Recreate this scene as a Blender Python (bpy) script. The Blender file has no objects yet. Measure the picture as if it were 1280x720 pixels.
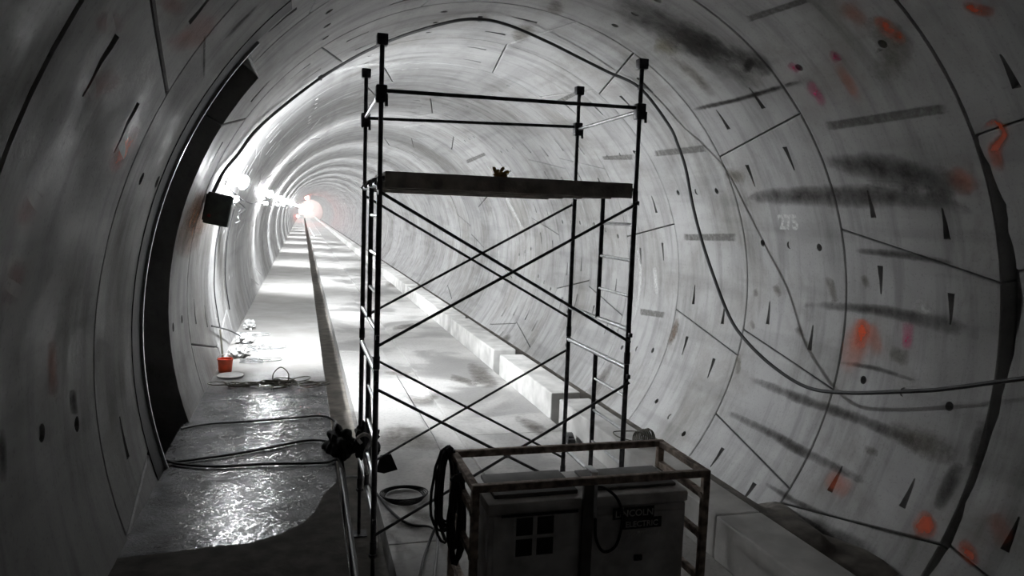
import bpy, bmesh, math, random
from mathutils import Vector, Matrix, Euler
from mathutils import noise as mnoise
random.seed(7)
PI = math.pi
sc = bpy.context.scene
COL = sc.collection
# ------------------------------------------------------------------ camera
F = 924.75; VPX, VPY, ROLL = 378.274, 260.004, -0.008
CAMZ = 2.97
_a = Vector((VPX-640, -(VPY-360), -F)).normalized()
_x = _a.cross(Vector((0, 1, 0))).normalized(); _z = _x.cross(_a)
_c, _s = math.cos(ROLL), math.sin(ROLL)
WX = _c*_x + _s*_z; WY = _a; WZ = -_s*_x + _c*_z            # world axes seen from the camera
cam = bpy.data.objects.new('camera', bpy.data.cameras.new('camera'))
COL.objects.link(cam); sc.camera = cam
cam.data.sensor_width = 36; cam.data.lens = F/1280*36; cam.data.clip_end = 600
m = Matrix((WX, WY, WZ)).to_4x4(); m.translation = Vector((0, 0, CAMZ)); cam.matrix_world = m
# ------------------------------------------------------------------ exposure, world
LAMP_POWER = 8800.0; GLOBE_POWER = 450.0; HAZE = 0.0045
sc.view_settings.view_transform = 'Standard'; sc.view_settings.look = 'None'
sc.view_settings.exposure = 0.0; sc.view_settings.gamma = 1.0; sc.view_settings.use_curve_mapping = False
w = bpy.data.worlds.new('dim_open_end_fill'); sc.world = w; w.use_nodes = True  # dim ambient fill, added through the open end behind the camera
w.node_tree.nodes['Background'].inputs[0].default_value = (0.75, 0.7, 0.66, 1)
w.node_tree.nodes['Background'].inputs[1].default_value = 0.02
# ------------------------------------------------------------------ geometry of the bore
R = 3.792; CX = 2.484; CZ = 1.866
YEND = 250; YJ = 7.38; W = 2.057                 # one ring joint and the ring width
BZ = 0.70                            # walkway top
def ray(px, py):
    r = Vector((px-640, -(py-360), -F)); return Vector((r.dot(WX), r.dot(WY), r.dot(WZ)))
def on_wall(px, py, rr=R):           # -> angle (rad), y on the lining
    d = ray(px, py); oz = CAMZ-CZ; ox = -CX
    a = d.x*d.x+d.z*d.z; b = 2*(d.x*ox+d.z*oz); c = ox*ox+oz*oz-rr*rr
    t = (-b+math.sqrt(b*b-4*a*c))/2/a
    return math.atan2(oz+d.z*t, ox+d.x*t), d.y*t
def on_z(px, py, z):
    d = ray(px, py); return Vector((0, 0, CAMZ))+d*((z-CAMZ)/d.z)
def on_y(px, py, y):
    d = ray(px, py); return Vector((0, 0, CAMZ))+d*(y/d.y)
def P(th, y, r=R):
    return Vector((CX+r*math.cos(th), y, CZ+r*math.sin(th)))
D = math.radians
# ------------------------------------------------------------------ materials
def mat(name):
    m = bpy.data.materials.new(name); m.use_nodes = True
    nt = m.node_tree; nt.nodes.clear()
    out = nt.nodes.new('ShaderNodeOutputMaterial'); b = nt.nodes.new('ShaderNodeBsdfPrincipled')
    nt.links.new(b.outputs[0], out.inputs[0]); return m, nt, b, out
def N(nt, t, **kw):
    n = nt.nodes.new('ShaderNode'+t)
    for k, v in kw.items():
        if k.startswith('i_'): n.inputs[int(k[2:]) if k[2:].isdigit() else k[2:]].default_value = v
        else: setattr(n, k, v)
    return n
def simple(name, col, rough=.6, metal=0, nscale=0, namp=0.25, bump=0, bscale=80, spec=.5):
    m, nt, b, out = mat(name); L = nt.links
    b.inputs['Roughness'].default_value = rough; b.inputs['Metallic'].default_value = metal
    b.inputs['Specular IOR Level'].default_value = spec
    tc = N(nt, 'TexCoord')
    if nscale:
        n = N(nt, 'TexNoise'); n.inputs['Scale'].default_value = nscale; n.inputs['Detail'].default_value = 5
        L.new(tc.outputs['Object'], n.inputs['Vector'])
        r = N(nt, 'ValToRGB'); r.color_ramp.elements[0].position = .35; r.color_ramp.elements[1].position = .65
        r.color_ramp.elements[0].color = (*[c*(1-namp) for c in col], 1)
        r.color_ramp.elements[1].color = (*[min(1, c*(1+namp)) for c in col], 1)
        L.new(n.outputs[0], r.inputs[0]); L.new(r.outputs[0], b.inputs['Base Color'])
    else: b.inputs['Base Color'].default_value = (*col, 1)
    if bump:
        n = N(nt, 'TexNoise'); n.inputs['Scale'].default_value = bscale; n.inputs['Detail'].default_value = 4
        L.new(tc.outputs['Object'], n.inputs['Vector'])
        bp = N(nt, 'Bump'); bp.inputs['Strength'].default_value = bump; bp.inputs['Distance'].default_value = .01
        L.new(n.outputs[0], bp.inputs['Height']); L.new(bp.outputs[0], b.inputs['Normal'])
    return m
def noise(nt, vec, scale, detail=5, rough=.55, dist=0):
    n = N(nt, 'TexNoise'); n.inputs['Scale'].default_value = scale; n.inputs['Detail'].default_value = detail
    n.inputs['Roughness'].default_value = rough; n.inputs['Distortion'].default_value = dist
    nt.links.new(vec, n.inputs['Vector']); return n.outputs[0]
def ramp(nt, v, stops):
    r = N(nt, 'ValToRGB'); e = r.color_ramp.elements
    while len(e) < len(stops): e.new(.5)
    for i, (p, c) in enumerate(stops):
        e[i].position = p; e[i].color = (*(c if isinstance(c, tuple) else (c, c, c)), 1)
    nt.links.new(v, r.inputs[0]); return r.outputs[0]
def mul(nt, a, b, fac=1.0):
    x = N(nt, 'Mix', data_type='RGBA', blend_type='MULTIPLY'); x.inputs[0].default_value = fac
    nt.links.new(a, x.inputs[6]); nt.links.new(b, x.inputs[7]); return x.outputs[2]

def concrete_lining():
    m, nt, b, out = mat('lining_concrete'); L = nt.links
    g = N(nt, 'NewGeometry'); pos = g.outputs['Position']
    base = ramp(nt, noise(nt, pos, .9, 6, .6), [(.3, (.30, .295, .29)), (.7, (.40, .397, .392))])
    # drips and streaks: noise stretched around the bore and along it
    sx = N(nt, 'Mapping'); sx.inputs['Scale'].default_value = (.35, 3.2, .35); L.new(pos, sx.inputs[0])
    st = ramp(nt, noise(nt, sx.outputs[0], 1.4, 5, .6), [(.36, .66), (.52, 1.0)])
    sy = N(nt, 'Mapping'); sy.inputs['Scale'].default_value = (2.4, .22, 2.4); L.new(pos, sy.inputs[0])
    st2 = ramp(nt, noise(nt, sy.outputs[0], 1.5, 4, .5), [(.34, .78), (.5, 1.0)])
    col = mul(nt, mul(nt, base, st, .8), st2, .75)
    blot = ramp(nt, noise(nt, pos, .55, 6, .7, .4), [(.36, (.62, .60, .56)), (.52, (1.0, 1.0, 1.0))]); col = mul(nt, col, blot, .7)
    spk = ramp(nt, noise(nt, pos, 38, 3, .6), [(.33, .7), (.42, 1.0)])
    col = mul(nt, col, spk, .6)
    L.new(col, b.inputs['Base Color'])
    r = ramp(nt, noise(nt, pos, 2.2, 4, .5), [(.35, .5), (.65, .8)]); L.new(r, b.inputs['Roughness'])
    b.inputs['Specular IOR Level'].default_value = .35
    h = noise(nt, pos, 26, 6, .65); bp = N(nt, 'Bump'); bp.inputs['Strength'].default_value = .25; bp.inputs['Distance'].default_value = .01
    L.new(h, bp.inputs['Height']); L.new(bp.outputs[0], b.inputs['Normal'])
    return m
def concrete_floor():
    m, nt, b, out = mat('floor_concrete'); L = nt.links
    pos = N(nt, 'NewGeometry').outputs['Position']
    base = ramp(nt, noise(nt, pos, 1.3, 6, .6), [(.3, (.42, .41, .395)), (.7, (.52, .51, .495))])
    damp = ramp(nt, noise(nt, pos, .55, 4, .6, .6), [(.40, .42), (.50, 1.0)])
    col = mul(nt, base, damp, .8); col = mul(nt, col, ramp(nt, noise(nt, pos, 22, 4), [(.35, .75), (.5, 1.0)]), .6)
    L.new(col, b.inputs['Base Color']); L.new(ramp(nt, damp, [(.45, .38), (1, .8)]), b.inputs['Roughness'])
    bp = N(nt, 'Bump'); bp.inputs['Strength'].default_value = .25; bp.inputs['Distance'].default_value = .01
    L.new(noise(nt, pos, 16, 6, .6), bp.inputs['Height']); L.new(bp.outputs[0], b.inputs['Normal'])
    return m
def concrete_walk():
    # trowelled walkway: dry and pale beyond the wire heap, wet, dirty and glossy nearer
    m, nt, b, out = mat('walkway_concrete'); L = nt.links
    pos = N(nt, 'NewGeometry').outputs['Position']
    sep = N(nt, 'SeparateXYZ'); L.new(pos, sep.inputs[0])
    n0 = noise(nt, pos, 1.4, 4, .6)
    ad = N(nt, 'Math', operation='MULTIPLY_ADD'); ad.inputs[1].default_value = 1.8; L.new(n0, ad.inputs[0]); L.new(sep.outputs[1], ad.inputs[2])
    mr = N(nt, 'MapRange'); mr.inputs[1].default_value = 10.2; mr.inputs[2].default_value = 11.8; L.new(ad.outputs[0], mr.inputs[0])
    dry = mr.outputs[0]
    cd = ramp(nt, noise(nt, pos, 1.6, 5, .6), [(.3, (.23, .222, .21)), (.7, (.31, .303, .293))])
    cw = ramp(nt, noise(nt, pos, 6, 6, .65), [(.35, (.018, .018, .02)), (.65, (.075, .075, .08))])
    mx = N(nt, 'Mix', data_type='RGBA'); L.new(dry, mx.inputs[0]); L.new(cw, mx.inputs[6]); L.new(cd, mx.inputs[7])
    L.new(mx.outputs[2], b.inputs['Base Color'])
    rw = ramp(nt, noise(nt, pos, 3.2, 5, .65), [(.35, .5), (.62, .7)])
    rx = N(nt, 'Mix', data_type='RGBA'); L.new(dry, rx.inputs[0]); L.new(rw, rx.inputs[6]); rx.inputs[7].default_value = (.8, .8, .8, 1)
    L.new(rx.outputs[2], b.inputs['Roughness']); b.inputs['Specular IOR Level'].default_value = .12
    h1 = noise(nt, pos, 28, 5, .65); h2 = noise(nt, pos, 75, 3, .6)
    hm = N(nt, 'Math', operation='ADD'); L.new(h1, hm.inputs[0]); L.new(h2, hm.inputs[1])
    inv = N(nt, 'MapRange'); inv.inputs[3].default_value = 1.0; inv.inputs[4].default_value = .15; L.new(dry, inv.inputs[0])
    bp = N(nt, 'Bump'); bp.inputs['Distance'].default_value = .006; L.new(inv.outputs[0], bp.inputs['Strength'])
    L.new(hm.outputs[0], bp.inputs['Height']); L.new(bp.outputs[0], b.inputs['Normal'])
    # film of water over it, ruffled and pitted
    wt = N(nt, 'MapRange'); wt.inputs[3].default_value = 1.0; wt.inputs[4].default_value = 0.0; L.new(dry, wt.inputs[0])
    pd = N(nt, 'Math', operation='MULTIPLY'); L.new(wt.outputs[0], pd.inputs[0]); L.new(ramp(nt, noise(nt, pos, 4.5, 6, .7), [(.36, .12), (.5, 1.0)]), pd.inputs[1])
    p2 = N(nt, 'Math', operation='MULTIPLY'); L.new(pd.outputs[0], p2.inputs[0]); L.new(ramp(nt, noise(nt, pos, 42, 4, .6), [(.46, .05), (.54, 1.0)]), p2.inputs[1]); pd = p2
    L.new(pd.outputs[0], b.inputs['Coat Weight']); b.inputs['Coat Roughness'].default_value = .11; b.inputs['Coat IOR'].default_value = 1.5
    b2 = N(nt, 'Bump'); b2.inputs['Strength'].default_value = .9; b2.inputs['Distance'].default_value = .007
    L.new(noise(nt, pos, 13, 5, .6), b2.inputs['Height']); L.new(b2.outputs[0], b.inputs['Coat Normal'])
    return m
def mark_mat(name, col, strength=.8, rough=.75, nscale=9, lo=.35, hi=.6, soft_=.5):
    m, nt, b, out = mat(name); L = nt.links
    b.inputs['Base Color'].default_value = (*col, 1); b.inputs['Roughness'].default_value = rough
    b.inputs['Specular IOR Level'].default_value = .2
    at = N(nt, 'Attribute', attribute_name='fade')
    pos = N(nt, 'NewGeometry').outputs['Position']
    # ragged, soft outline: the fade must beat the noise
    nn = N(nt, 'Math', operation='MULTIPLY_ADD'); L.new(noise(nt, pos, nscale, 6, .7), nn.inputs[0]); nn.inputs[1].default_value = -1.35
    L.new(at.outputs['Fac'], nn.inputs[2])
    a = N(nt, 'MapRange'); L.new(nn.outputs[0], a.inputs[0]); a.inputs[1].default_value = -.35; a.inputs[2].default_value = soft_
    c = N(nt, 'Math', operation='MULTIPLY'); L.new(a.outputs[0], c.inputs[0]); c.inputs[1].default_value = strength
    tr = N(nt, 'BsdfTransparent'); mx = N(nt, 'MixShader')
    L.new(c.outputs[0], mx.inputs[0]); L.new(tr.outputs[0], mx.inputs[1]); L.new(b.outputs[0], mx.inputs[2])
    L.new(mx.outputs[0], out.inputs[0]); return m
M = {}
M['lining'] = concrete_lining(); M['floor'] = concrete_floor(); M['walk'] = concrete_walk()
M['kerb'] = simple('kerb_concrete', (.56, .55, .53), .8, nscale=3, namp=.18, bump=.3, bscale=30)
M['shade_channel'] = simple('shade_toned_concrete', (.17, .155, .135), .7, nscale=4, namp=.3, bump=.4, bscale=25)  # brown-dark so that the walkway's shadow band is in the tone
M['backing'] = simple('dark_grout', (.015, .014, .014), .9, bump=.4, bscale=9)
M['silt'] = simple('silt_mud', (.10, .088, .075), .75, nscale=5, namp=.4, bump=.8, bscale=14)
M['added_end_cap'] = simple('pink_glow_sheet', (.62, .53, .52), .7)
M['steel'] = simple('painted_steel_tube', (.085, .085, .09), .42, .6, nscale=14, namp=.5, bump=.15, bscale=60)
M['galv'] = simple('galvanised_steel', (.58, .59, .6), .35, .85, nscale=20, namp=.15)
M['rust'] = simple('rusty_steel', (.36, .29, .24), .7, .3, nscale=18, namp=.45, bump=.4, bscale=60)
M['plank'] = simple('weathered_plank', (.46, .42, .38), .8, nscale=7, namp=.35, bump=.5, bscale=40)
M['rubber'] = simple('black_rubber', (.014, .014, .015), .55, nscale=10, namp=.4, bump=.2, bscale=40)
M['box'] = simple('dark_box_paint', (.085, .10, .095), .55, nscale=10, namp=.25)
M['machine'] = simple('grey_machine_paint', (.62, .61, .6), .55, .1, nscale=6, namp=.25, bump=.1, bscale=50)
M['machine_dark'] = simple('dark_machine_panel', (.10, .095, .09), .5, .1, nscale=8, namp=.3)
M['black'] = simple('black_label', (.012, .012, .012), .5)
M['white'] = simple('white_print', (.62, .62, .60), .7)
M['cloth'] = simple('black_cloth', (.012, .012, .013), .9, nscale=20, namp=.4)
M['bucket'] = simple('orange_red_plastic', (.75, .10, .035), .45, nscale=10, namp=.2)
M['rope'] = simple('pale_rope', (.72, .71, .68), .8, nscale=40, namp=.2)
M['plastic'] = simple('pale_reflection_tone', (.45, .45, .44), .35, nscale=9, namp=.12)
M['wire'] = simple('olive_wire', (.07, .065, .045), .6, nscale=20, namp=.4)
M['glove'] = simple('tan_leather', (.55, .34, .10), .8, nscale=15, namp=.4)
M['chalk'] = mark_mat('white_stencil_paint', (.8, .8, .78), .75, nscale=30, lo=.25, hi=.5)
def emit(name, col, s):
    m = bpy.data.materials.new(name); m.use_nodes = True; nt = m.node_tree; nt.nodes.clear()
    e = nt.nodes.new('ShaderNodeEmission'); o = nt.nodes.new('ShaderNodeOutputMaterial')
    e.inputs[0].default_value = (*col, 1); e.inputs[1].default_value = s; nt.links.new(e.outputs[0], o.inputs[0]); return m
M['lamp'] = emit('lit_lamp_lens', (.93, .965, 1.0), LAMP_POWER)
M['globe'] = emit('lit_lamp_globe', (.96, .98, 1.0), GLOBE_POWER)
M['redlamp'] = emit('lit_red_lamp', (1.0, .16, .13), 110.0)
M['far_glow'] = emit('far_glow_emitter', (1.0, .97, .95), 18.0)
# ------------------------------------------------------------------ builders
def link(name, bm, material, parent=None, smooth=True, angle=40):
    me = bpy.data.meshes.new(name); bm.normal_update(); bm.to_mesh(me); bm.free()
    return link_me(name, me, material, parent, smooth, angle)
def link_me(name, me, material, parent=None, smooth=True, angle=40):
    me.materials.clear(); me.materials.append(material)
    if smooth:
        me.polygons.foreach_set('use_smooth', [True]*len(me.polygons)); me.set_sharp_from_angle(angle=D(angle))
    o = bpy.data.objects.new(name, me); COL.objects.link(o)
    if parent:
        o.parent = parent; o.matrix_parent_inverse = parent.matrix_world.inverted()
    return o
def tag(o, label=None, cat=None, group=None, kind=None):
    if label: o['label'] = label
    if cat: o['category'] = cat
    if group: o['group'] = group
    if kind: o['kind'] = kind
    return o
def empty(name, loc=(0, 0, 0), **kw):
    o = bpy.data.objects.new(name, None); COL.objects.link(o); o.location = loc
    o.matrix_world = Matrix.Translation(loc); return tag(o, **kw)
def box(bm, x0, x1, y0, y1, z0, z1, bev=0):
    vs = [bm.verts.new((x, y, z)) for x in (x0, x1) for y in (y0, y1) for z in (z0, z1)]
    fs = [(0, 1, 3, 2), (4, 6, 7, 5), (0, 4, 5, 1), (2, 3, 7, 6), (0, 2, 6, 4), (1, 5, 7, 3)]
    fa = [bm.faces.new([vs[i] for i in f]) for f in fs]
    if bev:
        es = list({e for f in fa for e in f.edges})
        bmesh.ops.bevel(bm, geom=es, offset=bev, segments=2, affect='EDGES', profile=.5)
def tube(bm, pts, r, seg=8, closed=False, cap=True):
    pts = [Vector(p) for p in pts]; rings = []; n = len(pts); prev = None
    for i, p in enumerate(pts):
        if closed: t = pts[(i+1) % n]-pts[i-1]
        else: t = pts[min(i+1, n-1)]-pts[max(i-1, 0)]
        t = t.normalized() if t.length > 1e-9 else Vector((0, 0, 1))
        if prev is None:
            u = t.orthogonal().normalized()
        else:
            u = (prev-t*prev.dot(t))
            u = u.normalized() if u.length > 1e-6 else t.orthogonal().normalized()
        prev = u; v = t.cross(u)
        rr = r[i] if isinstance(r, (list, tuple)) else r
        rings.append([bm.verts.new(p+(u*math.cos(a)+v*math.sin(a))*rr) for a in [2*PI*k/seg for k in range(seg)]])
    for i in range(n if closed else n-1):
        A, B = rings[i], rings[(i+1) % n]
        off = 0
        if closed and i == n-1:
            off = min(range(seg), key=lambda k: (A[0].co-B[k].co).length)
        for k in range(seg): bm.faces.new((A[k], A[(k+1) % seg], B[(k+1+off) % seg], B[(k+off) % seg]))
    if cap and not closed: bm.faces.new(rings[0][::-1]); bm.faces.new(rings[-1])
def bez(pts, n=8):
    pts = [Vector(p) for p in pts]; out = []
    for i in range(len(pts)-1):
        p0 = pts[max(i-1, 0)]; p1 = pts[i]; p2 = pts[i+1]; p3 = pts[min(i+2, len(pts)-1)]
        for k in range(n):
            t = k/n
            out.append(.5*((2*p1)+(-p0+p2)*t+(2*p0-5*p1+4*p2-p3)*t*t+(-p0+3*p1-3*p2+p3)*t**3))
    out.append(pts[-1]); return out
def lathe(bm, prof, c=(0, 0, 0), seg=20, axis='z'):
    c = Vector(c); rings = []
    for (r, h) in prof:
        ring = []
        for k in range(seg):
            a = 2*PI*k/seg; x, y = r*math.cos(a), r*math.sin(a)
            v = {'z': (x, y, h), 'x': (h, x, y), 'y': (y, h, x)}[axis]
            ring.append(bm.verts.new(c+Vector(v)))
        rings.append(ring)
    for A, B in zip(rings[:-1], rings[1:]):
        for k in range(seg): bm.faces.new((A[k], A[(k+1) % seg], B[(k+1) % seg], B[k]))
    bm.faces.new(rings[0][::-1]); bm.faces.new(rings[-1])
def blob(bm, c, s, amp=.25, freq=2.5, sub=3, seed=0):
    r = bmesh.ops.create_icosphere(bm, subdivisions=sub, radius=1)
    for v in r['verts']:
        d = v.co.normalized(); k = 1+amp*mnoise.noise(d*freq+Vector((seed, 0, 0)))*2
        v.co = Vector(c)+Vector((d.x*s[0]*k, d.y*s[1]*k, d.z*s[2]*k))
# ------------------------------------------------------------------ tunnel lining
wall = empty('wall_tunnel', kind='structure')
TH = .34; GAP = .009
def solid_sector(bm, th0a, th1a, th0b, th1b, y0, y1, r0, r1, nth, cham=0.0):
    """curved slab; angles th0a..th1a at y0 and th0b..th1b at y1"""
    rows = []
    ys = [(0, y0, cham), (cham/(y1-y0), y0+cham, 0), (.5, (y0+y1)/2, 0), (1-cham/(y1-y0), y1-cham, 0), (1, y1, cham)] if cham else [(0, y0, 0), (1, y1, 0)]
    for (t, y, dr) in ys:
        a, b = th0a+(th0b-th0a)*t, th1a+(th1b-th1a)*t
        ths = [(a+(b-a)*i/nth, 0) for i in range(nth+1)]
        if cham:
            e = cham/r0; ths = [(a, cham), (a+e, 0)]+ths[1:-1]+[(b-e, 0), (b, cham)]
        rows.append([bm.verts.new(P(th, y, r0+max(dr, d2))) for th, d2 in ths])
    n = len(rows[0])
    for A, B in zip(rows[:-1], rows[1:]):
        for i in range(n-1): bm.faces.new((A[i], A[i+1], B[i+1], B[i]))
    def outer(t, y):
        a, b = th0a+(th0b-th0a)*t, th1a+(th1b-th1a)*t
        o = [a+(b-a)*i/nth for i in range(nth+1)]
        if cham: o = [a, a+cham/r0]+o[1:-1]+[b-cham/r0, b]
        return [bm.verts.new(P(th, y, r1)) for th in o]
    orow = [outer(t, y) for (t, y, _) in ys]
    for A, B in zip(orow[:-1], orow[1:]):
        for i in range(n-1): bm.faces.new((A[i], B[i], B[i+1], A[i+1]))
    for i in range(n-1):
        bm.faces.new((rows[0][i], orow[0][i], orow[0][i+1], rows[0][i+1]))
        bm.faces.new((rows[-1][i], rows[-1][i+1], orow[-1][i+1], orow[-1][i]))
    for j in range(len(rows)-1):
        bm.faces.new((rows[j][0], rows[j+1][0], orow[j+1][0], orow[j][0]))
        bm.faces.new((rows[j][-1], orow[j][-1], orow[j+1][-1], rows[j+1][-1]))
def cut_prism(bm, quads):  # list of 8-vertex solids given as (inner 4, outer 4)
    for q0, q1 in quads:
        A = [bm.verts.new(p) for p in q0]; B = [bm.verts.new(p) for p in q1]; n = len(A)
        f = [bm.faces.new(A[::-1]), bm.faces.new(B)]
        f += [bm.faces.new((A[i], A[(i+1) % n], B[(i+1) % n], B[i])) for i in range(n)]
def pocket(bm, th_base, sgn, y):
    """wedge bolt pocket: deep broad end at th_base, tip .36 m further on (sgn), shallow"""
    L = .32/R*sgn; wb, wt = .042, .01
    inn = [P(th_base, y-wb, R-.05), P(th_base, y+wb, R-.05), P(th_base+L, y+wt, R-.05), P(th_base+L, y-wt, R-.05)]
    outr = [P(th_base, y-wb, R+.15), P(th_base, y+wb, R+.15), P(th_base+L, y+wt, R+.012), P(th_base+L, y-wt, R+.012)]
    if sgn < 0: inn, outr = inn[::-1], outr[::-1]
    cut_prism(bm, [(inn, outr)])
def hole(bm, th, y, rad, depth):
    c = P(th, y); n = Vector((math.cos(th), 0, math.sin(th))); t = Vector((-math.sin(th), 0, math.cos(th)))
    pts = [t*math.cos(a)*rad+Vector((0, 1, 0))*math.sin(a)*rad for a in [2*PI*k/12 for k in range(12)]]
    cut_prism(bm, [([c-n*.05+p for p in pts], [c+n*depth+p for p in pts])])
def apply_cut(ob, cutbm):
    bmesh.ops.recalc_face_normals(cutbm, faces=cutbm.faces)
    me = bpy.data.meshes.new('cut'); cutbm.to_mesh(me); cutbm.free()
    co = bpy.data.objects.new('cut', me); COL.objects.link(co)
    md = ob.modifiers.new('b', 'BOOLEAN'); md.operation = 'DIFFERENCE'; md.solver = 'EXACT'; md.object = co
    dg = bpy.context.evaluated_depsgraph_get(); new = bpy.data.meshes.new_from_object(ob.evaluated_get(dg))
    ob.modifiers.clear(); old = ob.data; ob.data = new; bpy.data.meshes.remove(old)
    bpy.data.objects.remove(co); bpy.data.meshes.remove(me)
# joints per ring as (angle at near edge, angle at far edge, key?) : built from one known joint going down and up
n_, w_w, k_ = 45.4, 68.0, 19.8        # narrow, wide and key segments
known = {  # ring index k spans YJ+k*W .. +W : anchor joint (mid angle), its skew, the segments above it in order
 -3: (12, 6, 'wnwnwnk'), -2: (34.0, -6, 'wnwnwnk'), -1: (-32.3, -6.8, 'nwnwnwk'), 0: (-9.8, 6.2, 'nwnwnwk'), 1: (-9.45, 6.3, 'wknwnwn'), 2: (13.95, -4.5, 'nkwnwnw'), 3: (36.0, 6, 'wnwknwn'), 4: (-7.5, -6, 'nwnkwnw')}
def ring_joints(k):
    a, sk, seq = known[k] if k in known else [(13.0, 6, 'wnwnwkn'), (35.0, -6, 'nwnkwnw'), (-9.0, 6, 'wknwnwn'), (24.0, -6, 'nwknwnw'), (2.0, 6, 'wnwnknw')][k % 5]
    js = []
    for ch in seq:
        js.append((a, sk)); a += {'n': n_, 'w': w_w, 'k': k_}[ch]; sk = -sk
    if k == -2: js[2] = (148.1, 6.8)
    return js
def make_ring(k, detail):
    y0 = YJ+k*W+GAP; y1 = YJ+(k+1)*W-GAP
    js = ring_joints(k); n = len(js); dr = random.uniform(-.001, .003)
    for i in range(n):
        a = js[i]; b = js[(i+1) % n]
        bm_a = b[0]+(360 if i == n-1 else 0)
        if bm_a-a[0] < 2: continue
        midang = ((a[0]+bm_a)/2+180) % 360-180
        if -150 < midang < -62 and k > -9: pass
        g = GAP/R
        lo0, lo1 = D(a[0]-a[1]/2)+g, D(a[0]+a[1]/2)+g
        hi0, hi1 = D(bm_a-b[1]/2)-g, D(bm_a+b[1]/2)-g
        la, lb = a[0] % 360, a[0] % 360+bm_a-a[0]
        if la > 207 and lb < 316: continue      # under the invert: nothing of it is seen
        bm = bmesh.new(); r = R+dr+random.uniform(-.001, .002)
        nth = 22 if bm_a-a[0] > 25 else 7
        if detail < 1: nth = max(4, nth//2)
        solid_sector(bm, lo0, hi0, lo1, hi1, y0, y1, r, R+TH, nth, .011)
        o = link('lining_segment', bm, M['lining'], wall, False)
        if detail >= 1 and bm_a-a[0] > 25 and (-66 < midang or midang < -160):
            cb = bmesh.new()
            for fy in (.27, .73):
                y = y0+(y1-y0)*fy
                l = lo0+(lo1-lo0)*fy; h = hi0+(hi1-hi0)*fy
                pocket(cb, l+D(4.0), 1, y); pocket(cb, h-D(4.0), -1, y)
                fh = .21 if fy < .5 else .79
                hole(cb, (lo0+(lo1-lo0)*fh+hi0+(hi1-hi0)*fh)/2, y0+(y1-y0)*fh, .048, .12)
            hole(cb, (lo0+lo1+hi0+hi1)/4, (y0+y1)/2, .05, .02)
            apply_cut(o, cb)
        # notches: missing concrete at the black recess on the left and the broken gap on the right
        if k in (-2, -1, 0):
            cb = bmesh.new(); used = False
            if k in (-1, 0) and (midang > 100 or midang < -140):
                solid_sector(cb, D(140.5), D(214), D(140.5), D(214), 6.77, 8.17, R-.1, R+.5, 40)
                used = True
            if k == -2 and -70 < midang < 60:
                prof = [(-42, .03), (-33, .05), (-28, .09), (-22, .05), (-14, .07), (-6, .09), (0, .13), (7, .2), (11, .17), (15, .14), (18, .1), (21, .13), (24, .08), (28, .04), (33, .02)]
                # ragged broken edge
                pts = []
                for (a_, w_), (b_, v_) in zip(prof[:-1], prof[1:]):
                    for q in range(3):
                        t = q/3; pts.append((D(a_+(b_-a_)*t), max(.015, w_+(v_-w_)*t+random.uniform(-.012, .012))))
                ye = y1+.03
                rws = [[cb.verts.new(P(t, yy_, rr_)) for yy_, rr_ in ((ye-w_-.03, R-.1), (ye, R-.1), (ye, R+.17), (ye-w_-.03, R+.17))] for t, w_ in pts]
                for A, B in zip(rws[:-1], rws[1:]):
                    for q in range(4): cb.faces.new((A[q], A[(q+1) % 4], B[(q+1) % 4], B[q]))
                cb.faces.new(rws[0]); cb.faces.new(rws[-1][::-1])
                used = True
            if used: apply_cut(o, cb)
            else: cb.free()
        me = o.data; me.polygons.foreach_set('use_smooth', [True]*len(me.polygons)); me.set_sharp_from_angle(angle=D(18))
K0, K1 = -5, 11
for k in range(K0, K1): make_ring(k, 1 if -3 <= k <= 6 else 0)
# far rings: real chamfered rings, joined (too small to tell segments apart)
bm = bmesh.new(); k = K1; NS = 96
while YJ+k*W < YEND:
    y0 = YJ+k*W; y1 = y0+W; rr = R+random.uniform(-.004, .005)
    prof = [(R+.03, y0), (R+.03, y0+.008), (rr, y0+.02), (rr, y1-.02), (R+.03, y1-.008), (R+.03, y1)]
    rows = [[bm.verts.new(P(2*PI*i/NS, y, r)) for i in range(NS)] for r, y in prof]
    for A, B in zip(rows[:-1], rows[1:]):
        for i in range(NS): bm.faces.new((A[i], B[i], B[(i+1) % NS], A[(i+1) % NS]))
    k += 1
tag(link('far_lining_rings', bm, M['lining'], wall, True, 25), kind='stuff')
# grout shell behind the segments
bm = bmesh.new()
for r0 in (R+TH+.08,):
    ya, yb = YJ+K0*W, YJ+K1*W
    rows = [[bm.verts.new(P(2*PI*i/NS, y, r)) for i in range(NS)] for y, r in ((ya, R-.0), (ya, r0), (yb, r0), (yb, R))]
    for A, B in zip(rows[:-1], rows[1:]):
        for i in range(NS): bm.faces.new((A[i], B[i], B[(i+1) % NS], A[(i+1) % NS]))
link('grout_backing', bm, M['backing'], wall, True)
# end cap added at the far end, the pink glow put into its colour
bm = bmesh.new(); vs = [bm.verts.new(P(2*PI*i/48, YEND-2.6, R+.1)) for i in range(48)]; bm.faces.new(vs)
link('added_far_end_cap', bm, M['added_end_cap'], wall, False)
# steel lip, and a black strip painting the slot's shade, at the near edge of the recess
bm = bmesh.new()
solid_sector(bm, D(139), D(206), D(139), D(206), 6.735, 6.765, R-.028, R+.3, 60)
link('steel_lip', bm, M['galv'], wall)
bm = bmesh.new()
solid_sector(bm, D(133), D(206), D(133), D(206), 6.44, 6.72, R-.006, R+.02, 60)
link('slot_shade_strip', bm, M['rubber'], wall)
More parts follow.
